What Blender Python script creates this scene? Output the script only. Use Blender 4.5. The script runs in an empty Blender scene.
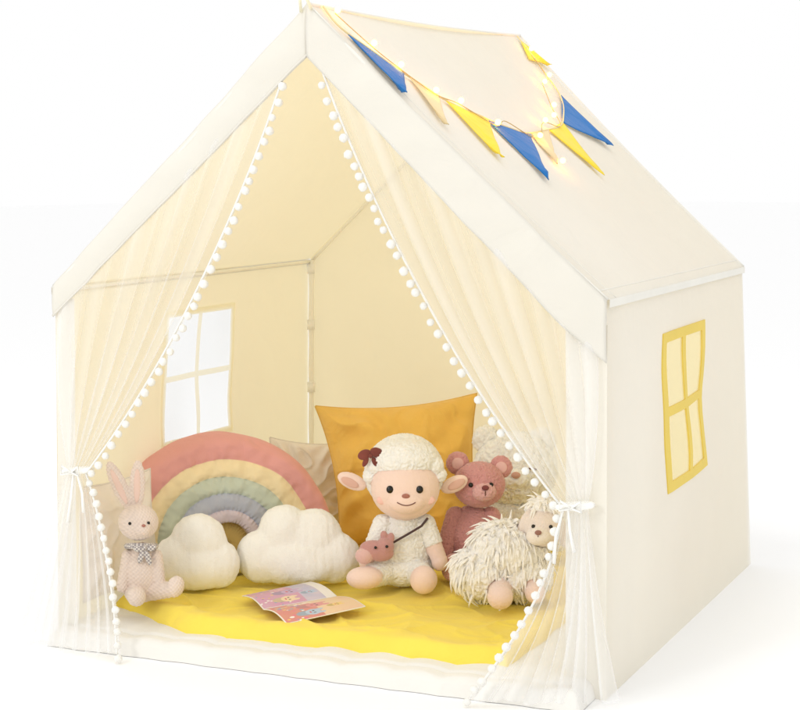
import bpy, bmesh, math, random
import numpy as np
from mathutils import Vector, Matrix, Euler, noise
random.seed(3); rng=np.random.default_rng(5)
S=bpy.context.scene; COL=S.collection
def lin(c):
    return tuple(((v/255)/12.92 if v/255<=.04045 else ((v/255+.055)/1.055)**2.4) for v in c)
# ---------------------------------------------------------------- materials
def newmat(name):
    m=bpy.data.materials.new(name); m.use_nodes=True; nt=m.node_tree
    for n in list(nt.nodes): nt.nodes.remove(n)
    out=nt.nodes.new('ShaderNodeOutputMaterial'); return m,nt,out
def fabric(name,col=None,trans=0.0,tcol=None,bump=.3,scale=700,var=.04,sheen=.15,attr=False,rough=.95,fold=0.0,fscale=7,fdist=.02,glow_inside=None,tglow_inside=None):
    m,nt,out=newmat(name); N=nt.nodes; L=nt.links
    b=N.new('ShaderNodeBsdfPrincipled'); b.inputs['Roughness'].default_value=rough
    b.inputs['Specular IOR Level'].default_value=.12
    b.inputs['Sheen Weight'].default_value=sheen; b.inputs['Sheen Roughness'].default_value=.6
    tc=N.new('ShaderNodeTexCoord')
    n1=N.new('ShaderNodeTexNoise'); n1.inputs['Scale'].default_value=9; n1.inputs['Detail'].default_value=5
    L.new(tc.outputs['Object'],n1.inputs['Vector'])
    mr=N.new('ShaderNodeMapRange'); mr.inputs[1].default_value=.3; mr.inputs[2].default_value=.7
    mr.inputs[3].default_value=1-var; mr.inputs[4].default_value=1+var*.5
    L.new(n1.outputs['Fac'],mr.inputs[0])
    mx=N.new('ShaderNodeVectorMath'); mx.operation='SCALE'
    geo=N.new('ShaderNodeNewGeometry') if glow_inside else None
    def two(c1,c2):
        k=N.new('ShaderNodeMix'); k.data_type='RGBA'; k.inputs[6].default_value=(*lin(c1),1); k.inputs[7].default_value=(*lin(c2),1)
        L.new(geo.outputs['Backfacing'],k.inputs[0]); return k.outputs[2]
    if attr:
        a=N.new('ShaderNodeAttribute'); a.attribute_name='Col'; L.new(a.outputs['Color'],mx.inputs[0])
    elif glow_inside: L.new(two(col,glow_inside),mx.inputs[0])
    else: mx.inputs[0].default_value=lin(col)
    L.new(mr.outputs[0],mx.inputs['Scale']); L.new(mx.outputs[0],b.inputs['Base Color'])
    last=None
    if bump>0:
        n2=N.new('ShaderNodeTexNoise'); n2.inputs['Scale'].default_value=scale; n2.inputs['Detail'].default_value=2
        L.new(tc.outputs['Object'],n2.inputs['Vector'])
        bp=N.new('ShaderNodeBump'); bp.inputs['Strength'].default_value=bump; bp.inputs['Distance'].default_value=.001
        L.new(n2.outputs['Fac'],bp.inputs['Height'])
        last=bp
    if fold>0:
        n3=N.new('ShaderNodeTexNoise'); n3.inputs['Scale'].default_value=fscale; n3.inputs['Detail'].default_value=3; n3.inputs['Distortion'].default_value=1.2
        L.new(tc.outputs['Object'],n3.inputs['Vector'])
        bp2=N.new('ShaderNodeBump'); bp2.inputs['Strength'].default_value=fold; bp2.inputs['Distance'].default_value=fdist
        L.new(n3.outputs['Fac'],bp2.inputs['Height'])
        if last: L.new(last.outputs[0],bp2.inputs['Normal'])
        last=bp2
    if last: L.new(last.outputs[0],b.inputs['Normal'])
    if trans>0:
        t=N.new('ShaderNodeBsdfTranslucent')
        if attr: L.new(mx.outputs[0],t.inputs['Color'])
        elif glow_inside: L.new(two(tcol,tglow_inside),t.inputs['Color'])
        else: t.inputs['Color'].default_value=(*lin(tcol or col),1)
        ms=N.new('ShaderNodeMixShader'); ms.inputs[0].default_value=trans
        L.new(b.outputs[0],ms.inputs[1]); L.new(t.outputs[0],ms.inputs[2]); L.new(ms.outputs[0],out.inputs[0])
    else: L.new(b.outputs[0],out.inputs[0])
    return m
def sheer(name,col,lo,hi,sx=60,sy=1.2,det=2):
    m,nt,out=newmat(name); N=nt.nodes; L=nt.links
    tr=N.new('ShaderNodeBsdfTransparent')
    d=N.new('ShaderNodeBsdfDiffuse'); d.inputs[0].default_value=(*lin(col),1)
    t=N.new('ShaderNodeBsdfTranslucent'); t.inputs[0].default_value=(*lin(col),1)
    m1=N.new('ShaderNodeMixShader'); m1.inputs[0].default_value=.2
    L.new(d.outputs[0],m1.inputs[1]); L.new(t.outputs[0],m1.inputs[2])
    tc=N.new('ShaderNodeTexCoord'); mp=N.new('ShaderNodeMapping'); mp.inputs['Scale'].default_value=(sx,sy,1)
    L.new(tc.outputs['UV'],mp.inputs[0])
    n=N.new('ShaderNodeTexNoise'); n.inputs['Scale'].default_value=1; n.inputs['Detail'].default_value=det
    L.new(mp.outputs[0],n.inputs['Vector'])
    mr=N.new('ShaderNodeMapRange'); mr.interpolation_type='SMOOTHSTEP'; mr.inputs[1].default_value=.3; mr.inputs[2].default_value=.72; mr.inputs[3].default_value=lo; mr.inputs[4].default_value=hi
    L.new(n.outputs['Fac'],mr.inputs[0])
    m2=N.new('ShaderNodeMixShader'); L.new(mr.outputs[0],m2.inputs[0]); L.new(tr.outputs[0],m2.inputs[1]); L.new(m1.outputs[0],m2.inputs[2])
    L.new(m2.outputs[0],out.inputs[0]); return m
def gloss(name,col,rough=.15):
    m,nt,out=newmat(name); b=nt.nodes.new('ShaderNodeBsdfPrincipled'); b.inputs['Base Color'].default_value=(*lin(col),1)
    b.inputs['Roughness'].default_value=rough; nt.links.new(b.outputs[0],out.inputs[0]); return m
def emit(name,col,s):
    m,nt,out=newmat(name); b=nt.nodes.new('ShaderNodeEmission'); b.inputs[0].default_value=(*lin(col),1); b.inputs[1].default_value=s
    nt.links.new(b.outputs[0],out.inputs[0]); return m
M_tent=fabric('tent_fabric',(244,242,236),trans=.38,tcol=(248,246,240),glow_inside=(255,246,221),tglow_inside=(255,244,208),fold=.32,var=.012)  # single cloth; warmer back-face colours paint the interior glow into it
M_band=fabric('band_fabric',(238,234,223),trans=.1,tcol=(255,244,215),fold=.3,var=.012)
M_seam=fabric('seam_tape',(238,235,225))
M_pole=fabric('pole_sleeve',(255,252,242),var=.01)
M_yel=fabric('window_tape',(246,218,100),trans=.15,var=.04)
M_yelin=fabric('window_tape_cream',(255,250,230),trans=.62,tcol=(255,252,236),var=.02)
M_mat=fabric('mat_fabric',(238,235,228),fold=.35,var=.02)
M_quilt=fabric('quilt_fabric',(252,226,92),fold=.45,var=.04,bump=.4,scale=500,fscale=8)
M_plush=fabric('plush_attr',attr=True,bump=1.0,scale=380,var=.03,sheen=.5)
M_fur=fabric('fur_attr',attr=True,bump=0,var=.02,sheen=0.3)
M_smooth=fabric('cotton_attr',attr=True,bump=.45,scale=600,var=.03,fold=.35,fscale=9)
M_linen=fabric('linen_attr',attr=True,bump=.8,scale=420,var=.08,fold=.6,fscale=8)
M_sheer=sheer('sheer_voile',(255,255,255),.20,.42,9,.5,1)
M_pane=sheer('mesh_pane',(225,234,242),.12,.30,2,2)
M_paneLit=sheer('mesh_pane_lit_tint',(255,246,200),.40,.50,3,3)  # pale yellow tint paints the lit interior seen through the mesh
M_pom=fabric('pom_pom_yarn',(250,248,242),bump=1,scale=900)
M_black=gloss('bead_black',(18,14,14),.12)
M_nose=fabric('nose_thread',(176,118,104))
M_thread=fabric('thread_brown',(130,90,80))
# ---------------------------------------------------------------- helpers
def mesh_obj(name,verts,faces,mat,parent=None,cols=None,uvs=None,smooth=True):
    me=bpy.data.meshes.new(name); me.from_pydata([tuple(map(float,v)) for v in verts],[],[tuple(f) for f in faces]); me.update()
    if cols is not None:
        a=me.color_attributes.new('Col','FLOAT_COLOR','POINT'); c=np.ones((len(verts),4),dtype=np.float32); c[:,:3]=np.array(cols)[:,:3]; a.data.foreach_set('color',c.ravel())
    if uvs is not None:
        uv=me.uv_layers.new(name='UVMap'); idx=np.zeros(len(me.loops),dtype=np.int32); me.loops.foreach_get('vertex_index',idx)
        uv.data.foreach_set('uv',np.array(uvs,dtype=np.float32)[idx].ravel())
    me.polygons.foreach_set('use_smooth',[smooth]*len(me.polygons))
    if mat: me.materials.append(mat)
    o=bpy.data.objects.new(name,me); COL.objects.link(o)
    if parent: o.parent=parent
    return o
def empty(name,loc=(0,0,0),rot=0,label=None,cat=None):
    e=bpy.data.objects.new(name,None); e.empty_display_size=.05; COL.objects.link(e); e.location=loc; e.rotation_euler=(0,0,rot)
    if label: e['label']=label; e['category']=cat
    return e
def grid(fn,U,V,skip=None):
    vs=[];fs=[];uv=[];nu=len(U);nv=len(V)
    for v in V:
        for u in U: vs.append(fn(u,v)); uv.append((u,v))
    for j in range(nv-1):
        for i in range(nu-1):
            if skip and skip((U[i]+U[i+1])/2,(V[j]+V[j+1])/2): continue
            a=j*nu+i; fs.append((a,a+1,a+nu+1,a+nu))
    return vs,fs,uv
def outward(g,C=(0,.67,.45)):
    vs,fs=g[0],g[1]; s=0; C=np.array(C)
    for f in fs[::7]:
        p=[np.array(vs[i]) for i in f]; n=np.cross(p[1]-p[0],p[3]-p[0]); s+=np.sign(n@(p[0]-C))
    return (vs,fs) if s>0 else (vs,[tuple(f)[::-1] for f in fs])
def sphere(c,r,R=None,nu=20,nv=12):
    vs=[];fs=[]; c=Vector(c)
    if not hasattr(r,'__len__'): r=(r,r,r)
    def put(x,y,z):
        p=Vector((x*r[0],y*r[1],z*r[2]))
        if R is not None: p=R@p
        vs.append(tuple(c+p))
    put(0,0,1)
    for j in range(1,nv):
        t=math.pi*j/nv
        for i in range(nu):
            a=2*math.pi*i/nu; put(math.sin(t)*math.cos(a),math.sin(t)*math.sin(a),math.cos(t))
    put(0,0,-1); n=len(vs)-1
    for i in range(nu):
        k=(i+1)%nu; fs.append((0,1+i,1+k)); fs.append((n,n-nu+k,n-nu+i))
        for j in range(nv-2):
            a=1+j*nu; fs.append((a+i,a+nu+i,a+nu+k,a+k))
    return vs,fs
def tube(pts,r,n=8,closed=False):
    pts=[Vector(p) for p in pts]; vs=[];fs=[]; N=len(pts)
    prev=None
    for i,p in enumerate(pts):
        t=(pts[min(i+1,N-1)]-pts[max(i-1,0)]); t.normalize()
        if prev is None: a=t.orthogonal().normalized()
        else: a=(prev-t*prev.dot(t)).normalized()
        prev=a; b=t.cross(a); rr=r[i] if hasattr(r,'__len__') else r
        for k in range(n):
            an=2*math.pi*k/n; vs.append(tuple(p+a*math.cos(an)*rr+b*math.sin(an)*rr))
    for i in range(N-1):
        for k in range(n):
            q=(k+1)%n; fs.append((i*n+k,i*n+q,(i+1)*n+q,(i+1)*n+k))
    fs.append(tuple(range(n))[::-1]); fs.append(tuple(range((N-1)*n,N*n)))
    return vs,fs
def merge(lst):
    vs=[];fs=[]
    for v,f in lst:
        o=len(vs); vs+=list(v); fs+=[tuple(i+o for i in ff) for ff in f]
    return vs,fs
def nz(p,s,seed=0): return noise.noise(Vector((p[0]*s+seed,p[1]*s-seed,p[2]*s+seed*.5)))
def lerp(a,b,t): return a+(b-a)*t
def V3(*a): return np.array(a,float)
# ================================================================= TENT
D=1.339; HE=.789; HT=1.37
tent=empty('play_tent',(0,0,0),0,'cream fabric house-shaped play tent with sheer tied curtains','play tent')
RF=V3(0,-.008,HT); RB=V3(0.0,1.352,1.40); EF=V3(.630,-.008,HE); EB=V3(.620,1.345,.787)
LF=V3(-.614,-.008,HE-.006); LB=V3(-.620,1.345,.787)
def roofpt(side,u,v,off=0):
    a=lerp(RF,RB,v); e=lerp(EF,EB,v) if side>0 else lerp(LF,LB,v); p=lerp(a,e,u)
    f=math.sin(math.pi*min(max(u,0),1))*math.sin(math.pi*min(max(v,0),1))
    n=V3(.68*side,0,.73)
    d=-.008*math.sin(math.pi*u)+f*(.012*nz(p,3.2,side)+.006*nz(p,8,side*3))-.010*(1-u)*math.sin(math.pi*v)
    return p+n*(d+off)
def roofxy(x,y,off=.004):
    v=(y+.008)/1.356; u=x/.626; return roofpt(1,u,v,off)
U=np.linspace(0,1,50);V=np.linspace(0,1,80)
gr=outward(grid(lambda u,v:roofpt(1,u,v),U,V)); gl=outward(grid(lambda u,v:roofpt(-1,u,v),U,V))
roof=mesh_obj('roof',*merge([gr,gl]),M_tent,tent)
hr=grid(lambda u,v:roofpt(1,1,v)+V3(.004,0,.001-u*.016),[0,.5,1],V)[:2]
hl=grid(lambda u,v:roofpt(-1,1,v)+V3(-.004,0,.001-u*.016),[0,.5,1],V)[:2]
seam=[tube([roofpt(1,u,1) for u in U],.004),tube([roofpt(1,u,0) for u in U],.0035),tube([roofpt(-1,u,0) for u in U],.0035),
      tube([roofpt(1,0,v)+V3(0,0,.001) for v in V],.004),tube([roofpt(1,u,.045)+V3(0,0,-.0005) for u in U],.0016,6),
      tube([roofpt(1,.97,v)+V3(0,0,-.0005) for v in V],.0016,6)]
mesh_obj('roof_hem',*merge([hr,hl]+seam),M_seam,roof)
def wallR(y,z):
    t=z/HE; v=y/D
    x=lerp(lerp(.634,.652,v),lerp(.625,.618,v),t); yy=y+(1-t)*.018*v
    f=math.sin(math.pi*min(max(t,0),1))*math.sin(math.pi*min(max(v,0),1)); p=V3(x,yy,z)
    return p+V3(f*(.018*nz((x,y,z),2.6)+.010*nz((x,y*.7,z),7)),0,0)
def wallL(y,z):
    t=z/HE; v=y/D; f=math.sin(math.pi*min(max(t,0),1))**.6*math.sin(math.pi*min(max(v,0),1))**.8
    x=lerp(lerp(-.622,-.632,v),lerp(-.612,-.626,v),t); return V3(x-f*(.024+.012*nz((x,y,z),2.6,4)+.006*nz((x,y,z),8,2)),y,z)
def cuts(a,b,n,extra): return sorted(set([round(float(x),4) for x in np.linspace(a,b,n)]+extra))
WY0,WY1,WZ0,WZ1=.455,.875,.335,.685
LY0,LY1,LZ0,LZ1=.515,.885,.350,.692
def wall(fn,y0,y1,z0,z1):
    t=.012
    return outward(grid(fn,cuts(0,D,54,[y0+t,y1-t]),cuts(0,HE,40,[z0+t,z1-t]),lambda a,b:y0+t<a<y1-t and z0+t<b<z1-t))
sw=mesh_obj('side_wall',*wall(wallR,WY0,WY1,WZ0,WZ1),M_tent,tent)
lw=mesh_obj('side_wall',*wall(wallL,LY0,LY1,LZ0,LZ1),M_tent,tent)
def window(fn,y0,y1,z0,z1,tv,th,mat,pmat,solid):
    ym=(y0+y1)/2;zm=(z0+z1)/2
    inner=lambda a,b:(y0+tv<a<ym-tv*.4 or ym+tv*.4<a<y1-tv) and (z0+th<b<zm-th*.45 or zm+th*.45<b<z1-th)
    Uc=cuts(y0,y1,12,[y0+tv,ym-tv*.4,ym+tv*.4,y1-tv]);Vc=cuts(z0,z1,12,[z0+th,zm-th*.45,zm+th*.45,z1-th])
    w=empty('window'); w.parent=tent
    off=0 if solid else .004
    vs,fs,_=grid(lambda a,b:fn(a,b)+V3(off,0,0),Uc,Vc,inner); o=mesh_obj('frame',vs,fs,mat,w,smooth=False)
    if solid: m=o.modifiers.new('s','SOLIDIFY'); m.thickness=.0055; m.offset=0
    vs,fs,uv=grid(fn,[y0+.011+i*(y1-y0-.022)/8 for i in range(9)],[z0+.011+i*(z1-z0-.022)/8 for i in range(9)])
    mesh_obj('pane',vs,fs,pmat,w,uvs=uv)
window(wallR,WY0,WY1,WZ0,WZ1,.036,.022,M_yel,M_paneLit,True)
window(wallL,LY0,LY1,LZ0,LZ1,.022,.016,M_yelin,M_pane,False)
def backpt(u,v):
    top=HE+(1.385-HE)*(1-abs(2*u-1)); z=v*top; tt=min(z/HE,1)
    x=lerp(lerp(-.628,-.618,tt),lerp(.645,.612,tt),u)
    p=(x,1.335,z); f=math.sin(math.pi*u)*math.sin(math.pi*v)
    w=(1-abs(nz((x+z*.5,0,z*.6),3.2,5))*2.2)
    return V3(x,1.335+f*(.018*nz(p,3,7)+.014*nz(p,8,1)+.012*max(w,0)**5),z)
mesh_obj('back_wall',*outward(grid(backpt,np.linspace(0,1,101),np.linspace(0,1,90))),M_tent,tent)
def bandpt(side,u,v):
    x=u*(.630 if side>0 else .614)*side; zo=lerp(HT,HE,u)
    th=lerp(.105,.140,u) if side>0 else lerp(.105,.070,u)
    if side>0 and u>.86: th-= (u-.86)/.14*.018
    p=(x,0,zo-th*v)
    return V3(x,-.012-.005*math.sin(math.pi*v)+.008*nz(p,6,3)+.005*nz(p,15,3),zo-th*v)
b1=grid(lambda u,v:bandpt(1,u,v),np.linspace(0,1,80),np.linspace(0,1,12))[:2]
b2=grid(lambda u,v:bandpt(-1,u,v),np.linspace(0,1,80),np.linspace(0,1,12))[:2]
hem=[tube([bandpt(s,u,.955)+V3(0,-.001,0) for u in np.linspace(0,1,80)],.0022) for s in (1,-1)]
gb=mesh_obj('gable_band',*merge([b1,b2]+hem),M_band,tent)
m=gb.modifiers.new('s','SOLIDIFY'); m.thickness=.003
def strip(x0,x1,z1):
    return grid(lambda u,v:V3(lerp(x0,x1,u)*(1+.012*(1-v)),-.003+.006*nz((u,v*.6,0),4,x0),v*z1),np.linspace(0,1,8),np.linspace(0,1,30))[:2]
for a,b,z in((.545,.628,.74),(-.612,-.565,.76)):
    mesh_obj('corner_strip',*strip(a,b,z),M_band,tent)
def pole(p,q,r=.011):
    p=Vector(p);q=Vector(q); n=20
    return [tube([p.lerp(q,i/n) for i in range(n+1)],[r*(1+.08*math.sin(i*1.7)) for i in range(n+1)],10)]
for p,q,r in (((-.612,1.318,0),(-.607,1.318,.785),.008),((-.605,1.322,.785),(0,1.322,1.370),.005),((.605,1.322,.785),(0,1.322,1.370),.005),((.61,1.318,0),(.603,1.318,.785),.008),((-.602,.03,.778),(-.612,1.31,.780),.0045),((.605,.03,.775),(.605,1.31,.775),.007)):
    mesh_obj('frame_pole',*merge(pole(p,q,r)),M_pole,tent)
M_tab=fabric('tie_tape',(254,252,246))
for z in (.76,.60,.42,.22):
    mesh_obj('tie_tape',*tube([(-.609,1.317,z-.014),(-.609,1.317,z+.014)],.0115,12),M_tab,tent)
# ---- curtains
def bez(a,b,c,t): return (1-t)**2*a+2*t*(1-t)*b+t*t*c
def curtain(side):
    if side>0:
        Ti,To=V3(.022,-.004,1.262),V3(.612,-.004,.70); Gi,Go=V3(.550,-.03,.384),V3(.600,-.022,.392)
        Ci=V3(.222,-.014,.735); Co=V3(.62,-.01,.55); Bi,Bo=V3(.400,-.140,.006),V3(.668,-.045,.004)
        Mi,Mo=V3(.545,-.06,.22),V3(.622,-.04,.2)
    else:
        Ti,To=V3(-.045,-.004,1.258),V3(-.600,-.004,.73); Gi,Go=V3(-.520,-.03,.385),V3(-.572,-.022,.392)
        Ci=V3(-.218,-.014,.735); Co=V3(-.61,-.01,.55); Bi,Bo=V3(-.395,-.115,.006),V3(-.672,-.075,.004)
        Mi,Mo=V3(-.445,-.05,.24),V3(-.630,-.03,.22)
    NF=9
    def fn(u,v):
        w=u**.85
        if v<=1:
            a=bez(lerp(Ti,To,u),lerp(Ci,Co,w),lerp(Gi,Go,u),v); amp=.015*(math.sin(math.pi*min(v,1))**.7)+.003
        else:
            t=v-1; a=bez(lerp(Gi,Go,u),lerp(Mi,Mo,u),lerp(Bi,Bo,u),t); amp=.003+.026*t
        ph=2*math.pi*NF*u+4.5*nz((u*1.8,v*.45,side),1,2)
        d=amp*math.sin(ph)*(.35+1.3*abs(nz((u*3,v*.5,3),1,5)))
        z=0
        if v>1.5: z=(v-1.5)*2*(.012*nz((u*6,side*3,0),1,4)+.010)
        return a+V3(amp*.25*math.cos(ph)*(1 if 0<u<1 else 0),d-.006-(max(0,v-1.8)*.05*(.5+nz((u*7,0,side),1,8))),z)
    U=np.linspace(0,1,260);Vv=np.linspace(0,2,120)
    vs,fs,uv=grid(fn,U,Vv)
    c=mesh_obj('curtain',vs,fs,M_sheer,tent,uvs=uv)
    c['label']='sheer white curtain tied back, edged with pom poms'
    edge=[fn(0,v) for v in np.linspace(.02,1.99,260)]
    mesh_obj('edge_tape',*tube(edge,.0026,6),M_pom,c)
    pm=None; acc=0; last=edge[0]
    for p in edge[1:]:
        acc+=np.linalg.norm(p-last); last=p
        if acc>.0245:
            acc=random.uniform(-.003,.003)
            if pm is None:
                vs,fs=sphere((0,0,0),.0086,None,18,12); vs=[tuple(Vector(v)*(1+.16*nz(v,300))) for v in vs]
                o=mesh_obj('pom_pom',vs,fs,M_pom,c); pm=o
            else:
                o=pm.copy(); COL.objects.link(o); o.parent=c
            o.location=(p[0]-side*(.007+random.uniform(-.002,.002)),p[1]-.004,max(p[2]-.009+random.uniform(-.003,.003),.009))
            o.rotation_euler=(random.random()*6,random.random()*6,0); k=random.uniform(.88,1.1); o.scale=(k,k,k)
    g=(Gi+Go)/2; pts=[]
    for i in range(25):
        a=2*math.pi*i/24; pts.append((g[0]+.034*math.cos(a),g[1]+.020*math.sin(a)-.004,g[2]+.004*math.cos(a)))
    L=[tube(pts,.006,8)]
    for sx,l in((-1,.11),(1,.085)):
        L.append(tube([(g[0]-side*.01+sx*.004,g[1]-.03,g[2]),(g[0]-side*.015+sx*.014,g[1]-.034,g[2]-l*.5),(g[0]-side*.012+sx*.02,g[1]-.034,g[2]-l)],[.0022,.0028,.004],6))
        L.append(tube([(g[0],g[1]-.03,g[2]),(g[0]+sx*.02,g[1]-.036,g[2]+.014),(g[0]+sx*.022,g[1]-.036,g[2]-.005),(g[0],g[1]-.03,g[2])],.003,6))
    mesh_obj('curtain_tie',*merge(L),M_tab,c)
curtain(1);curtain(-1)
mesh_obj('peak_loop',*tube([(-.012,-.016,1.355),(-.008,-.03,1.380),(.006,-.03,1.382),(.012,-.018,1.36)],.0035,6),M_yelin,tent)
# ================================================================= ground
g=mesh_obj('ground',[(-30,-30,0),(30,-30,0),(30,60,0),(-30,60,0)],[(0,1,2,3)],fabric('studio_floor',(253,253,253),bump=.0,var=0.0,sheen=0),None,smooth=False)
g['kind']='structure'; g['label']='seamless white studio floor'
# ================================================================= mat + quilt
def matpt(u,v):
    x=lerp(-.612,.612,u); sc=abs(math.sin(x*math.pi/.105+.4*nz((x,0,0),6)))
    yf=-.088-.022*x/.6+.004*sc+.003*nz((x,3,0),9); y=lerp(yf,1.31,v)
    e=min(min(u,1-u)*1.22,(y-yf),(1.31-y)); r=.024
    z=.039*(1-(1-min(e/r,1))**2)**.5
    z*=(.90+.10*sc**.5)
    if y-yf>.03: z-=.010*math.exp(-((y-yf-.056)/.006)**2)
    return V3(x,y,max(z,0)+.004*nz((x,y,0),14)*min(1,e/r)+.001)
Vv=list(np.linspace(0,.09,30))+list(np.linspace(.1,.98,50))+list(np.linspace(.982,1,8))
Uu=list(np.linspace(0,.02,6))+list(np.linspace(.025,.975,200))+list(np.linspace(.98,1,6))
mt=mesh_obj('floor_mat',*grid(matpt,Uu,Vv)[:2],M_mat); mt['label']='padded off-white quilted floor mat inside the tent'; mt['category']='mat'
def ss(t): t=min(max(t,0),1); return t*t*(3-2*t)
ZQ=.066
def quiltpt(u,v):
    x0=lerp(-.585,.425,u); yf=.018+.15*ss((-.28-x0)/.30)+.014*nz((x0,0,0),5)+.006*nz((x0,0,0),14)
    y=lerp(yf,1.16,v); x=x0+.010*nz((0,y,0),6)
    e=min(u*1.01,(1-u)*1.01,y-yf,1.16-y); r=.036*(1+.3*nz((x0,y,0),7,9))
    z=.036*(1-(1-min(e/r,1))**2)**.5
    inn=ss((e-.01)/.05); fr=math.exp(-max(y-yf,0)/.10)
    w=1-abs(nz((x*1.0+y*.6,y,0),5.5,3))*2; w2=1-abs(nz((x*.8-y*.5,y*1.2,0),9,6))*2
    z+=inn*(-.008+.007*nz((x,y,0),6,3)+.003*nz((x,y,0),15,3)+.009*max(w,0)**6+.004*max(w2,0)**6)+ss(e/.02)*fr*.005*nz((x*1.6,y,0),9,8)
    z+=ss(e/.03)*.014*math.exp(-((y-yf-.05)/.038)**2)
    return V3(x,y,.028+z)
Vv=list(np.linspace(0,.03,14))+list(np.linspace(.035,.97,190))+list(np.linspace(.975,1,8))
Uu=list(np.linspace(0,.03,10))+list(np.linspace(.035,.965,230))+list(np.linspace(.97,1,10))
qo=mesh_obj('play_quilt',*grid(quiltpt,Uu,Vv)[:2],M_quilt); qo['label']='soft bright yellow quilt spread over the white mat'; qo['category']='quilt'
# ================================================================= toy helpers
class Toy:
    def __init__(s,name,loc,ax,ay,sc,label,cat,yaw=0):
        s.e=empty(name,loc,.3836+yaw,label,cat); s.ax=ax;s.ay=ay;s.s=sc
    def P(s,x,y,d=0): return (x-s.ax,d,(s.ay-y)-.23*d)
    def add(s,name,vf,mat,cols=None,parent=None):
        v,f=vf[0],vf[1]; return mesh_obj(name,[(a[0]*s.s,a[1]*s.s,a[2]*s.s) for a in v],f,mat,parent or s.e,cols=cols)
def rot(x=0,y=0,z=0): return Euler((math.radians(x),math.radians(y),math.radians(z))).to_matrix()
def E(c,r,col,R=None): 
    if not hasattr(r,'__len__'): r=(r,r,r)
    return (tuple(c),tuple(r),col,R)
def chain(a,b,r0,r1,col,col2=None,flat=1,n=9):
    out=[]
    for i in range(n):
        t=i/(n-1); c=[lerp(a[k],b[k],t) for k in range(3)]; r=lerp(r0,r1,t)
        out.append(E(c,(r,r*flat,r),col if (col2 is None or t<.55) else col2))
    return out
def blob(prims,voxel=1.6,smooth=3,noiseamp=0,noisescale=.15):
    vs,fs=merge([sphere(p[0],p[1],p[3],24,16) for p in prims])
    me=bpy.data.meshes.new('t'); me.from_pydata(vs,[],fs); o=bpy.data.objects.new('t',me); COL.objects.link(o)
    m=o.modifiers.new('r','REMESH'); m.mode='VOXEL'; m.voxel_size=voxel
    m2=o.modifiers.new('s','SMOOTH'); m2.factor=.5; m2.iterations=smooth
    dg=bpy.context.evaluated_depsgraph_get(); ev=o.evaluated_get(dg); me2=bpy.data.meshes.new_from_object(ev)
    n=len(me2.vertices); co=np.zeros(n*3); me2.vertices.foreach_get('co',co); co=co.reshape(-1,3)
    nn=np.zeros(n*3); me2.vertices.foreach_get('normal',nn); nn=nn.reshape(-1,3)
    faces=[tuple(p.vertices) for p in me2.polygons]
    bpy.data.objects.remove(o); bpy.data.meshes.remove(me2); bpy.data.meshes.remove(me)
    best=np.full(n,1e9); own=np.zeros(n,int)
    for i,p in enumerate(prims):
        d=co-np.array(p[0])
        if p[3] is not None: d=d@np.array(p[3])
        q=np.linalg.norm(d/np.array(p[1]),axis=1); dist=(q-1)*min(p[1]); k=dist<best; best[k]=dist[k]; own[k]=i
    pc=np.array([lin(p[2]) for p in prims]); cols=pc[own]
    return co,faces,cols,nn,own
def pile(co,nn,mask,sc,amp,stretch=(1,1,1)):
    """combed-pile relief: stretched ridged noise pushed along the normals"""
    st=Vector(stretch); out=np.zeros(len(co))
    for i in np.where(mask)[0]:
        c=Vector(co[i]); w=noise.noise(c*.07)*1.5
        q=Vector((c.x*sc*st.x+w,c.y*sc*st.y,c.z*sc*st.z+w*.5)); k=noise.noise(q); k2=noise.noise(q*2.1)
        out[i]=(1-abs(k)*2.2)+.45*(1-abs(k2)*2.2)
    return co+nn*(out*amp)[:,None]
def tufts(T,name,body,co,nn,cols,mask,n,L,w,gravity=.6,rnd=.3,dark=.03,segs=5,up=.55):
    idx=np.where(mask)[0]; pick=rng.choice(idx,n); V=[];F=[];C=[]
    for i in pick:
        p=co[i];nr=nn[i]
        g=np.array([0,0,-1.0]); g=g-nr*g.dot(nr)
        d=nr*up+g*gravity+rng.normal(0,rnd,3); d/=np.linalg.norm(d)
        l=L*rng.uniform(.6,1.2); ww=w*rng.uniform(.7,1.2)
        d2=d*.6+g*gravity*.9+rng.normal(0,rnd*.8,3); d2/=np.linalg.norm(d2)
        d3=d2*.8+g*gravity+rng.normal(0,rnd,3); d3/=np.linalg.norm(d3)
        b=p-nr*ww*.6; q1=b+d*l*.4;q2=q1+d2*l*.35;q3=q2+d3*l*.3
        v,f=tube([b,q1,q2,q3],[ww,ww*.85,ww*.5,ww*.12],segs)
        o=len(V); V+=v; F+=[tuple(k+o for k in ff) for ff in f]
        c=np.clip(cols[i]*rng.uniform(1-dark,1.01),0,1); C+=[c]*len(v)
    return T.add(name,(V,F),M_fur,C,body)
def front(c,r,x,z,lift=.0):
    k=1-((x)/r[0])**2-((z)/r[2])**2
    return (c[0]+x,c[1]-r[1]*math.sqrt(max(k,0))-lift,c[2]+z)
Z=ZQ-.003
ALL=lambda co:np.ones(len(co),bool)
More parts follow.
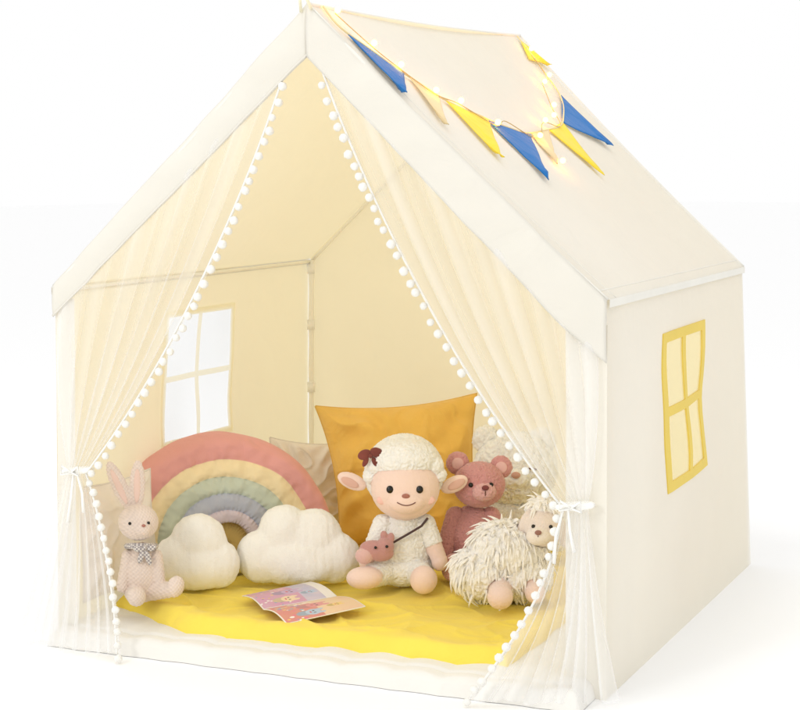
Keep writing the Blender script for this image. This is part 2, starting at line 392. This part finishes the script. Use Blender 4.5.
# ---- sheep
WOOL=(255,251,243);SKIN=(252,222,206);EARP=(230,186,168)
T=Toy('sheep_plush',(0,.52,Z),405,586,.002356,'sitting white woolly toy sheep with pink face and hair bow','stuffed toy'); P=T.P
hc=P(405,488,-13); hr_=(34,26,31)
mz=P(406,501,-29); mr_=(19,13,13)
pr=[E(P(404,471,5),(39,30,38),WOOL),E(hc,hr_,SKIN),E(mz,mr_,SKIN),E(P(404,459,-9),(33,24,20),WOOL)]
for x,y,r in((377,465,9),(386,460,9),(396,459,9),(405,460,9),(414,459,9),(424,460,9),(433,465,9),(438,474,7),(371,475,7)): pr.append(E(P(x,y,-21+abs(x-405)*.30),r,WOOL))
pr+=[E(P(352,480,2),(15.5,5,8),SKIN,rot(0,24,0)),E(P(454,483,2),(14.5,5,8),SKIN,rot(0,-26,0))]
pr+=[E(P(403,547,0),(27,21,33),WOOL),E(P(404,520,0),(18,15,12),WOOL),E(P(403,567,0),(30,23,18),WOOL)]
pr+=chain(P(383,524,-4),P(368,560,-14),9.5,8,WOOL,SKIN)+chain(P(425,524,-4),P(439,560,-12),9.5,8,WOOL,SKIN)
pr+=[E(P(439,562,-13),(8,8,9),SKIN),E(P(367,562,-15),(8,8,9),SKIN)]
pr+=chain(P(388,570,-8),P(372,576,-30),13,10.5,WOOL)+[E(P(365,578,-38),(18,15,11),SKIN,rot(0,0,15))]
pr+=chain(P(415,570,-8),P(421,576,-28),13,10.5,WOOL)+[E(P(423,580,-38),(13.5,12,14),SKIN)]
co,fa,cl,nn,own=blob(pr,.85,9)
wm=np.linalg.norm(cl-np.array(lin(WOOL)),axis=1)<.01
co=pile(co,nn,wm,.30,1.0); co=pile(co,nn,wm,.8,.45); co=pile(co,nn,~wm,.9,.15)
body=T.add('body',(co,fa),M_plush,cl)
for x in(-15,14): T.add('eye',sphere(front(hc,hr_,x,3,.2),(3.5,2,3.8)),M_black)
MC=fabric('cheek',(250,204,190))
for x in(-23,24): T.add('cheek',sphere(front(hc,hr_,x,-9,-1.1),(5,1.5,4)),MC)
T.add('nose',sphere(front(mz,mr_,-.5,6.5,.1),(4,2,2.4)),M_nose)
T.add('mouth',tube([front(mz,mr_,x,-2.5+.035*x*x,.1) for x in range(-9,10,2)],.6,6),M_thread)
ME=fabric('inner_ear',EARP)
for x0,rr in((350,26),(456,-28)): T.add('inner_ear',sphere(P(x0,481.5+ (2 if x0>400 else 0),-2.8),(9.5,1.5,4.2),rot(0,rr,0)),ME)
bo=P(371,456,-22)
T.add('hair_bow',merge([sphere((bo[0]-6,bo[1],bo[2]+1),(7,3,5),rot(0,-25,0)),sphere((bo[0]+6,bo[1],bo[2]+3),(7,3,5),rot(0,20,0)),sphere(bo,(2.4,3.6,2.6)),sphere((bo[0]-5,bo[1],bo[2]-6),(2.6,1.6,5.5),rot(0,25,0)),sphere((bo[0]+4,bo[1],bo[2]-6),(2.6,1.6,5),rot(0,-25,0))]),fabric('bow',(128,68,60),var=.4))
T.add('strap',tube([P(427,518,-12),P(421,526,-22),P(408,534,-25),P(396,541,-27),P(384,548,-29)],1.3,6),fabric('strap',(90,70,70)))
B=Toy('shoulder_bag',(0,.52,Z),405,586,.002356,'small mauve animal-shaped bag held by the toy sheep','toy bag'); P=B.P
MV=(200,146,140)
pr=[E(P(377,551,-33),(17,8,10),MV,rot(0,12,0)),E(P(365,556,-35),(9,8,8),(228,184,176)),E(P(385,547,-33),(9,8,9),MV),E(P(384,536,-32),(3.5,2.5,5),MV),E(P(391,538,-32),(3.5,2.5,5),MV)]
co,fa,cl,nn,own=blob(pr,.8,2); co=pile(co,nn,ALL(co),.7,.25); bb=B.add('body',(co,fa),M_plush,cl)
B.add('eye',sphere(P(376,548,-42),1.5),M_black); B.add('eye',sphere(P(387,547,-42),1.5),M_black)
# ---- pink bear
PK=(218,154,150);PK2=(234,180,174)
T=Toy('bear_plush',(.115,.66,Z),471,578,.0024,'dusty pink toy bear sitting against the cushion','stuffed toy'); P=T.P
hc=P(478,484,-10);hr_=(25,21,22)
pr=[E(P(472,540,0),(25,22,35),PK),E(hc,hr_,PK),E(P(457,462,-2),(10.5,6,10.5),PK),E(P(500,466,-2),(10.5,6,10.5),PK),E(P(482,492,-28),(11,9,8.5),PK2)]
pr+=chain(P(455,516,-2),P(444,552,-12),9,8.5,PK)+chain(P(490,516,-2),P(506,545,-10),9,8.5,PK)
pr+=chain(P(458,565,-6),P(453,570,-30),13,11,PK)+[E(P(452,568,-36),(11,7,13),PK2)]
pr+=chain(P(488,565,-6),P(497,570,-28),13,11,PK)+[E(P(498,568,-34),(11,7,13),PK2)]
co,fa,cl,nn,own=blob(pr,.7,6); co=pile(co,nn,ALL(co),.42,.9); co=pile(co,nn,ALL(co),.95,.4); body=T.add('body',(co,fa),M_plush,cl)
for x in(-9,11): T.add('eye',sphere(front(hc,hr_,x,3,1.2),2.4),M_black)
T.add('nose',sphere(P(483,489,-37.5),(3.6,2.4,2.6)),fabric('bear_nose',(130,70,68)))
T.add('mouth',tube([P(483,492,-38),P(483,497,-37.2)],.6,6),M_thread)
ME=fabric('bear_ear',(236,190,184))
for x,y in((457,462),(500,466)): T.add('inner_ear',sphere(P(x,y+1,-8),(6,1.5,6)),ME)
# ---- white bear
CW=(255,253,248)
T=Toy('bear_plush',(.125,.95,Z),523,550,.0026,'fluffy cream toy bear sitting behind the pink bear','stuffed toy'); P=T.P
hc=P(524,466,-8);hr_=(39,30,35)
pr=[E(P(528,517,0),(40,30,36),CW),E(hc,hr_,CW),E(P(496,436,-2),(12,7,12),CW),E(P(550,438,-2),(12,7,12),CW),E(P(523,476,-35),(12,8,9),CW)]
pr+=chain(P(503,510,-8),P(494,535,-24),12,10,CW)+chain(P(554,510,-8),P(564,535,-20),12,10,CW)
co,fa,cl,nn,own=blob(pr,.95,6); co=pile(co,nn,ALL(co),.22,1.8,(1,1,.7)); co=pile(co,nn,ALL(co),.6,.8); body=T.add('body',(co,fa),M_plush,cl)
T.add('nose',sphere(P(522,474,-45.5),(4.5,3,3.2)),fabric('pale_nose',(205,160,145)))
for x in(-14,13):T.add('eye',tube([front(hc,hr_,x+k,6-.06*k*k,3.2) for k in range(-5,6,2)],1,6),M_thread)
# ---- fluffy plush
FW=(255,250,243);GB=(242,226,214);PP=(246,218,206)
T=Toy('shaggy_dog_plush',(.25,.43,Z),493,603,.00226,'long-haired cream toy dog lying on the quilt','stuffed toy'); P=T.P
hc=P(542,526,-8);hr_=(20,18,19); mz=P(536,535,-23)
pr=[E(P(507,550,4),(38,28,30),FW),E(P(482,571,2),(30,26,25),FW),E(P(522,572,2),(28,24,25),FW),E(P(545,508,0),(18,16,11),FW),E(hc,hr_,GB),E(mz,(12,10,9),(248,236,226)),
    E(P(562,532,-4),(6,5,15),GB,rot(0,-14,0)),E(P(524,521,-8),(5.5,5,14),GB,rot(0,24,0))]
pr+=chain(P(500,585,-8),P(498,592,-28),12,11,FW,PP)+[E(P(498,596,-36),(12.5,13,12),PP)]+chain(P(528,580,-8),P(532,590,-22),10,9,FW,PP)+[E(P(533,592,-28),(10,11,10),PP)]
co,fa,cl,nn,own=blob(pr,.8,5)
wm=np.linalg.norm(cl-np.array(lin(FW)),axis=1)<.01
co=pile(co,nn,wm,.20,2.2,(1,1,.30)); co=pile(co,nn,wm,.5,1.1,(1,1,.22)); co=pile(co,nn,~wm,.6,.35)
body=T.add('body',(co,fa),M_plush,cl)
tufts(T,'long_fur',body,co,nn,cl,wm,520,13,1.6,.9,.14,.01,6,.30)
for x in(-11,6): T.add('eye',sphere(front(hc,hr_,x,4,.3),2.0),M_black)
T.add('nose',sphere(P(535,532,-33),(3.4,2.2,2.5)),fabric('dog_nose',(160,116,106)))
T.add('mouth',tube([P(535,535,-33),P(535,540,-31.5)],.6,6),M_thread)
# ---- bunny
BC=(242,222,207);BP=(238,206,190)
T=Toy('bunny_plush',(-.475,.12,Z),143,605,.00225,'knitted cream toy bunny wearing a grey neck scarf','stuffed toy'); P=T.P
hc=P(140,521,-5);hr_=(20,17,18)
pr=[E(P(143,574,0),(19.5,16,28),BC),E(P(143,553,0),(13,11,12),BC),E(hc,hr_,BC),E(P(146,527,-16),(9,8,8),BC)]
pr+=[E(P(121,484,0),(8,3.5,27),BC,rot(0,-24,0)),E(P(139,483,0),(8,3.5,25),BC,rot(0,2,0))]
pr+=chain(P(129,555,-3),P(124,586,-10),6.5,6,BC)+chain(P(157,555,-3),P(161,584,-10),6.5,6,BC)
pr+=chain(P(135,592,-4),P(140,597,-26),10,8,BC)+[E(P(141,596,-31),(9,9,9.5),BC)]
pr+=chain(P(153,590,-4),P(174,589,-18),10,7.5,BC)+[E(P(178,586,-20),(8.5,8,11),BC,rot(0,20,0))]
co,fa,cl,nn,own=blob(pr,.8,4); 
a=np.array([math.sin(c[2]*1.5)*math.sin(c[0]*1.5+c[1]*1.1) for c in co]); co=co+nn*(a*.5)[:,None]
cl=cl*(.93+.07*a)[:,None]
body=T.add('body',(co,fa),M_plush,cl)
ME=fabric('bunny_ear',BP)
T.add('inner_ear',sphere(P(121,485,-3.0),(3.4,1.2,19),rot(0,-24,0)),ME); T.add('inner_ear',sphere(P(139,484,-3.0),(3.4,1.2,17),rot(0,2,0)),ME)
for x in(-6,12): T.add('eye',sphere(front(hc,hr_,x,2,.2),1.6),M_black)
T.add('nose',sphere(P(148,525,-24),(2,1.4,1.5)),M_nose)
ring=[P(142+14*math.cos(2*math.pi*i/24),545,-2+12*math.sin(2*math.pi*i/24)) for i in range(25)]
ms=fabric('scarf',(205,200,196),var=.05); nt=ms.node_tree; b=[n for n in nt.nodes if n.type=='BSDF_PRINCIPLED'][0]
tc=nt.nodes.new('ShaderNodeTexCoord'); wv=nt.nodes.new('ShaderNodeTexChecker'); wv.inputs['Scale'].default_value=230; nt.links.new(tc.outputs['Object'],wv.inputs[0])
wv.inputs[1].default_value=(*lin((158,150,150)),1); wv.inputs[2].default_value=(*lin((224,216,208)),1); nt.links.new(wv.outputs['Color'],b.inputs['Base Color'])
T.add('scarf',merge([tube(ring,3.3,8),sphere(P(147,547,-16),(3,3,3)),sphere(P(141,548,-16),(5.5,2.2,3.4),rot(0,15,0)),sphere(P(154,547,-15),(5.5,2.2,3.4),rot(0,-15,0)),sphere(P(151,557,-17),(3,1.8,8),rot(0,-18,0)),sphere(P(144,556,-17),(3,1.8,7),rot(0,18,0))]),ms)
# ---- clouds
CC=(250,247,240)
def cloud(loc,ax,ay,sc,lobes,label,yaw,sd):
    T=Toy('cloud_cushion',loc,ax,ay,sc,label,'cushion',yaw); P=T.P
    co,fa,cl,nn,own=blob([E(P(x,y,d),(rx,ry,rz),CC) for x,y,d,rx,ry,rz in lobes],1.3,24)
    a=np.array([.5*noise.noise(Vector(c)*.06+Vector((sd,0,0)))+.32*noise.noise(Vector((c[0]*.25,c[1]*.2,c[2]*.07+sd))) for c in co]); co=co+nn*(a*2)[:,None]
    co=pile(co,nn,ALL(co),.45,.26)
    T.add('cover',(co,fa),M_plush,cl); return T
cloud((-.44,.29,Z),195,590,.00233,[(178,560,0,23,16,26),(201,543,2,29,17,31),(221,564,0,21,15,24),(200,566,-2,34,18,24)],'small puffy white cloud cushion beside the toy bunny',0.12,1)
cloud((-.24,.44,Z),298,584,.002365,[(262,555,0,26,18,27),(284,534,2,27,19,31),(313,538,2,30,19,31),(334,557,0,26,18,26),(298,560,-3,54,21,24)],'puffy white cloud cushion leaning against the rainbow cushion',0.05,5)
# ---- rainbow
T=Toy('rainbow_cushion',(-.458,.485,Z),246,563,.00249,'pastel rainbow arch cushion resting behind the cloud cushions','cushion',.34)
R=.278; leg=.064
bands=[(.278,(236,170,164)),(.216,(252,232,188)),(.172,(206,214,196)),(.130,(190,194,208)),(.088,(222,208,216)),(.056,(220,190,116))]
def rcol(r):
    c=bands[0][1]
    for rr,cc in bands:
        if r<=rr: c=cc
    return lin(c)
edges=[b[0] for b in bands]+[0]
def thick(r):
    for i in range(len(edges)-1):
        if edges[i+1]<=r<=edges[i]:
            m=(edges[i]+edges[i+1])/2; h=(edges[i]-edges[i+1])/2; k=1-((r-m)/h)**2
            base=.056 if i<5 else .03
            if i==0 and r>m: return .060*max(k,0)**.5
            return base-.006+.009*max(k,0)**.5
    return .03
rs=[]
for i in range(len(edges)-1):
    for t in np.linspace(0.02,.98,12): rs.append(lerp(edges[i+1],edges[i],t))
rs=sorted(rs)+[R]
vs=[];cs=[];fs=[]
th=[('l',t) for t in np.linspace(0,1,10)[:-1]]+[('a',t) for t in np.linspace(0,1,130)]+[('r',t) for t in np.linspace(0,1,10)[1:]]
for sgn in(-1,1):
    base=len(vs)
    for r in rs:
        for ti,(k,t) in enumerate(th):
            if k=='l': x,z=-r,leg*t; arc=t*leg
            elif k=='r': x,z=r,leg*(1-t); arc=leg*2+math.pi*R-leg*(1-t)
            else: x,z=-r*math.cos(math.pi*t),leg+r*.93*math.sin(math.pi*t); arc=leg+math.pi*R*t
            bi=[q for q in range(6) if r<=edges[q]][-1]; m=(edges[bi]+edges[bi+1])/2; h=(edges[bi]-edges[bi+1])/2
            pk=abs((r-m)/h)**2*.0045*math.sin(arc*190+bi*2+5*nz((arc,bi,0),14))*(.3+1.2*abs(nz((arc,bi,3),9)))
            y=sgn*(thick(r)*(1+.14*nz((x,sgn,z),16)+.09*nz((x,sgn,z),40))+pk*(1 if r<R*.985 else 0)) if r<R else 0
            k2=ss((r-.1)/.17); x+=k2*.006*nz((x,z,0),11); z+=k2*.006*nz((z,x,0),11,4)
            vs.append((x,y+z*.26,z+.012)); cs.append(rcol(r))
    n=len(th)
    for i in range(len(rs)-1):
        for j in range(n-1):
            a=base+i*n+j; f=(a,a+1,a+n+1,a+n); fs.append(f if sgn<0 else f[::-1])
ro=mesh_obj('cover',vs,fs,M_smooth,T.e,cols=cs)
bmx=bmesh.new(); bmx.from_mesh(ro.data); bmesh.ops.remove_doubles(bmx,verts=bmx.verts,dist=.0002); bmx.to_mesh(ro.data); bmx.free()
mesh_obj('tag',*grid(lambda u,v:V3(-.272-.014*u,-.0+.03*u,.10+v*.03),[0,1],[0,1])[:2],M_tab,T.e)
# ---- square cushions
def cushion(T,c,t,col,mat,part='cover',sd=0,wr=1,pin=.08):
    c=[np.array(T.P(*q))*T.s for q in c]; TL,TR,BR,BL=c
    nrm=np.cross(TR-TL,BL-TL); nrm/=np.linalg.norm(nrm)
    if nrm[1]>0: nrm=-nrm
    def f(sg):
        def fn(u,v):
            a,b=2*u-1,2*v-1
            a2=a*(1-pin*(1-b*b)*abs(a));b2=b*(1-pin*(1-a*a)*abs(b)); uu,vv=(a2+1)/2,(b2+1)/2
            p=lerp(lerp(TL,TR,uu),lerp(BL,BR,uu),vv)
            h=(max(0,1-a*a)*max(0,1-b*b))**.5
            w=1+.20*nz((u*3,v*3,sg),1.2,sd)+.07*nz((u*3,v*3,sg),4,sd)
            ang=math.atan2(b,a); rr=math.hypot(a,b)
            cre=wr*.009*math.sin(ang*10+5*nz((ang,rr*.6,0),1.5,sd))*math.exp(-((rr-1.0)/.38)**2)*min(1,h*2.2)
            w2=(1-abs(nz((u*2+v,v*2-u,sg),1.6,sd+2))*2.4); cre+=wr*.008*max(w2,0)**5*min(1,h*2)
            return p+nrm*sg*(t*h*w+cre)
        return fn
    U=(1-np.cos(np.linspace(0,math.pi,110)))/2
    g1=grid(f(1),U,U)[:2];g2=grid(f(-1),U,U)[:2]
    vs,fs=merge([g1,(g2[0],[q[::-1] for q in g2[1]])])
    per=[];F=f(1)
    for u in np.linspace(0,1,20):per.append(F(u,0))
    for u in np.linspace(0,1,20)[1:]:per.append(F(1,u))
    for u in np.linspace(1,0,20)[1:]:per.append(F(u,1))
    for u in np.linspace(1,0,20)[1:]:per.append(F(0,u))
    o=mesh_obj(part,vs,fs,mat,T.e,cols=[lin(col)]*len(vs))
    v2,f2=tube(per,.0028,6); mesh_obj('piping',v2,f2,mat,o,cols=[lin(tuple(x*.95 for x in col))]*len(v2))
    return o
T=Toy('square_cushion',(-.18,.93,Z),400,547,.0026,'mustard yellow square cushion propped behind the toy sheep','cushion')
cushion(T,[(315,402,30),(478,389,30),(484,545,-10),(340,549,-10)],.115,(246,198,98),M_linen,sd=1,pin=.11,wr=1.2)
T=Toy('square_cushion',(-.42,1.0,Z),325,536,.00268,'off-white fluffy square cushion leaning against the tent wall','cushion')
cushion(T,[(268,436,14),(346,442,14),(354,535,-4),(268,537,-4)],.06,(246,236,226),M_plush,sd=3)
T=Toy('square_cushion',(-.575,.27,Z),141,573,.0024,'pale blush cushion propped against the side wall','cushion',.95)
cushion(T,[(66,462,8),(168,458,8),(170,573,-3),(64,573,-3)],.025,(252,243,234),M_smooth,sd=5,wr=.6)
# ---- book
bk=empty('picture_book',(-.1375,.235,ZQ+.006),0,'open thin picture book with pastel illustrations on the quilt','book')
A=[V3(-.29,.265,0),V3(-.195,.43,0),V3(.02,.255,0),V3(-.085,.07,0)]; O=V3(-.1375,.255,0)
def ell(u,v,x,y,a,b): return ((u-x)/a)**2+((v-y)/b)**2<1
def page(u0,u1,side):
    U=np.linspace(0,1,140);vs=[];cs=[]; Rn=random.Random(4+side)
    fl=[(Rn.random(),Rn.uniform(.02,.40),Rn.uniform(.012,.03),Rn.choice([(232,130,160),(246,210,120),(250,246,240),(170,130,190),(140,180,200)])) for _ in range(46)]
    figs=[(.2,.42,.10),(.48,.52,.13),(.79,.40,.11),(.66,.75,.07)]
    tint=[[(244,200,214),(206,180,214),(246,222,190),(190,206,230)],[(250,236,220),(232,160,160),(190,206,224),(246,214,140)]][side]
    for v in U:
        for u in U:
            t=lerp(u0,u1,u); p=lerp(lerp(A[0],A[3],t),lerp(A[1],A[2],t),v)-O
            bend=abs(t-.5)*2; z=.009*math.sin(math.pi*min(1,bend))+.002+.006*bend*bend*v
            vs.append(p+V3(0,0,z))
            n=.5+.5*nz((u,v,side),6)
            if side==0: c=(196+30*n,196+16*n,224) if v>.6 else (220,160+20*n,196)
            else: c=(244,206+14*n,178) if v>.5 else (226,140+24*n,140)
            if v>.86 and side==0: c=(246,242,238)
            for x,y,r,cc in fl:
                if ell(u,v,x,y,r,r): c=cc
            for k,(x,y,r) in enumerate(figs):
                c0=tint[k]
                if ell(u,v,x,y-r*.9,r*.8,r): c=tuple(q*.86 for q in c0)
                if ell(u,v,x-r*.55,y+r*.75,r*.3,r*.55) or ell(u,v,x+r*.55,y+r*.75,r*.3,r*.55): c=c0
                if ell(u,v,x,y,r,r*.85): c=c0
                if ell(u,v,x-r*.35,y+r*.1,r*.12,r*.14) or ell(u,v,x+r*.35,y+r*.1,r*.12,r*.14): c=(70,55,60)
                if ell(u,v,x,y-r*.3,r*.3,r*.12): c=(214,110,120)
            if min(u,1-u,v,1-v)<.012:c=(248,246,242)
            cs.append(lin(c))
    fs=grid(lambda a,b:0,U,U)[1]
    return vs,fs,cs
M_paper=fabric('glossy_paper',attr=True,bump=0,var=.01,sheen=0,rough=.35)
for i,(a,b) in enumerate(((0,.497),(.503,1))):
    vs,fs,cs=page(a,b,i); o=mesh_obj('page',vs,fs,M_paper,bk,cols=cs); m=o.modifiers.new('s','SOLIDIFY');m.thickness=.002;m.offset=-1
# ================================================================= bunting
bn=empty('bunting',(0,0,0),0,'blue, yellow and cream pennant bunting draped over the roof','bunting')
def path(pts,off,n=10):
    P=[np.array(p,float) for p in pts]; out=[]
    for i in range(len(P)-1):
        p0=P[max(i-1,0)];p1=P[i];p2=P[i+1];p3=P[min(i+2,len(P)-1)]
        for k in range(n):
            t=k/n; q=.5*((2*p1)+(-p0+p2)*t+(2*p0-5*p1+4*p2-p3)*t*t+(-p0+3*p1-3*p2+p3)*t**3); out.append(roofxy(max(q[0],.002),min(q[1],1.34),off))
    out.append(roofxy(*P[-1],off)); return out
strpts=[(.004,.05),(.05,.03),(.10,.09),(.15,.16),(.20,.246),(.235,.40),(.262,.62),(.260,.80),(.237,1.0),(.17,1.19),(.10,1.25),(.05,1.28),(.006,1.30)]
M_cord=fabric('cord',(236,218,166))
mesh_obj('cord',*tube(path(strpts,.006),.0022,6),M_cord,bn)
def flag(a,b,c,col,sd=0):
    a,b,c=[np.array(q,float) for q in(a,b,c)]
    n=22; vs=[];fs=[];rows=[]
    for j in range(n+1):
        t=j/n; row=[]
        for i in range(n+1-j):
            u=i/max(n-j,1); p=lerp(lerp(a,b,u),c,t)
            row.append(len(vs)); vs.append(roofxy(p[0],p[1],.0055+.012*t*t*(.4+abs(nz((p[0],p[1],sd),12)))+.005*math.sin(u*7+sd)*t))
        rows.append(row)
    for j in range(n):
        for i in range(len(rows[j+1])):
            fs.append((rows[j][i],rows[j][i+1],rows[j+1][i]))
            if i+1<len(rows[j+1]): fs.append((rows[j][i+1],rows[j+1][i+1],rows[j+1][i]))
    o=mesh_obj('flag',vs,fs,col,bn); m=o.modifiers.new('s','SOLIDIFY'); m.thickness=.0016; m.offset=0
BL_=fabric('flag_blue',(34,116,188),fold=.3,fscale=20);YE_=fabric('flag_yellow',(250,224,70),fold=.3,fscale=20);CR_=fabric('flag_cream',(236,216,170))
flag((.066,.038),(.143,.155),(.200,.012),BL_,1)
flag((.150,.165),(.190,.235),(.266,.08),CR_,2)
flag((.200,.25),(.241,.42),(.337,.22),YE_,3)
flag((.240,.42),(.266,.66),(.384,.396),BL_,4)
flag((.264,.67),(.260,.80),(.345,.60),CR_,5)
flag((.262,.80),(.236,1.0),(.379,.863),YE_,6)
flag((.238,1.0),(.165,1.21),(.308,1.191),BL_,7)
flag((.070,1.22),(.015,1.30),(.09,1.33),YE_,8)
fl=empty('fairy_lights',(0,0,0),0,'warm glowing string lights wound around the bunting cord','string lights')
lp=[(.02,.07),(.09,.10),(.135,.14),(.19,.20),(.21,.30),(.255,.42),(.24,.55),(.28,.66),(.245,.80),(.25,.93),(.20,1.02),(.14,1.12),(.12,1.22),(.04,1.27)]
mesh_obj('wire',*tube(path(lp,.009),.0011,5),fabric('wire',(206,180,120)),fl)
M_bulb=emit('bulb_glow',(255,150,40),48)
b0=None
for q in [(.02,.07),(.135,.14),(.19,.20),(.21,.30),(.255,.42),(.28,.66),(.345,.616),(.245,.80),(.228,.93),(.20,1.02),(.14,1.12),(.12,1.22),(.05,1.27),(.09,.10)]:
    p=roofxy(q[0],q[1],.018)
    if b0 is None: b0=mesh_obj('bulb',*sphere((0,0,0),.0068,None,12,8),M_bulb,fl); o=b0
    else: o=b0.copy(); COL.objects.link(o); o.parent=fl
    o.location=tuple(p)
# ================================================================= light, world, camera
w=bpy.data.worlds.new('World'); S.world=w; w.use_nodes=True; w.node_tree.nodes['Background'].inputs[0].default_value=(1,1,1,1); w.node_tree.nodes['Background'].inputs[1].default_value=1.0
def area(name,loc,target,size,power,col=(1,1,1)):
    l=bpy.data.lights.new(name,'AREA'); l.shape='SQUARE'; l.size=size; l.energy=power; l.color=col
    o=bpy.data.objects.new(name,l); COL.objects.link(o); o.location=loc
    o.rotation_euler=(Vector(target)-Vector(loc)).to_track_quat('-Z','Y').to_euler(); return o
area('softbox_lamp',(-1.2,-4.2,2.4),(0,.7,.3),.8,38,(1,1,.99))
area('overhead_softbox_lamp',(-.2,-.4,4.4),(0.2,.6,.9),1.0,22,(1,1,.99))
cam=bpy.data.cameras.new('camera'); co_=bpy.data.objects.new('camera',cam); COL.objects.link(co_); S.camera=co_
co_.location=(1.5637,-3.387,1.033); co_.rotation_euler=(math.pi/2-.1002,0,.3836); cam.sensor_width=36; cam.lens=81.8; cam.clip_end=200
S.view_settings.view_transform='Standard'; S.view_settings.look='None'; S.view_settings.exposure=0
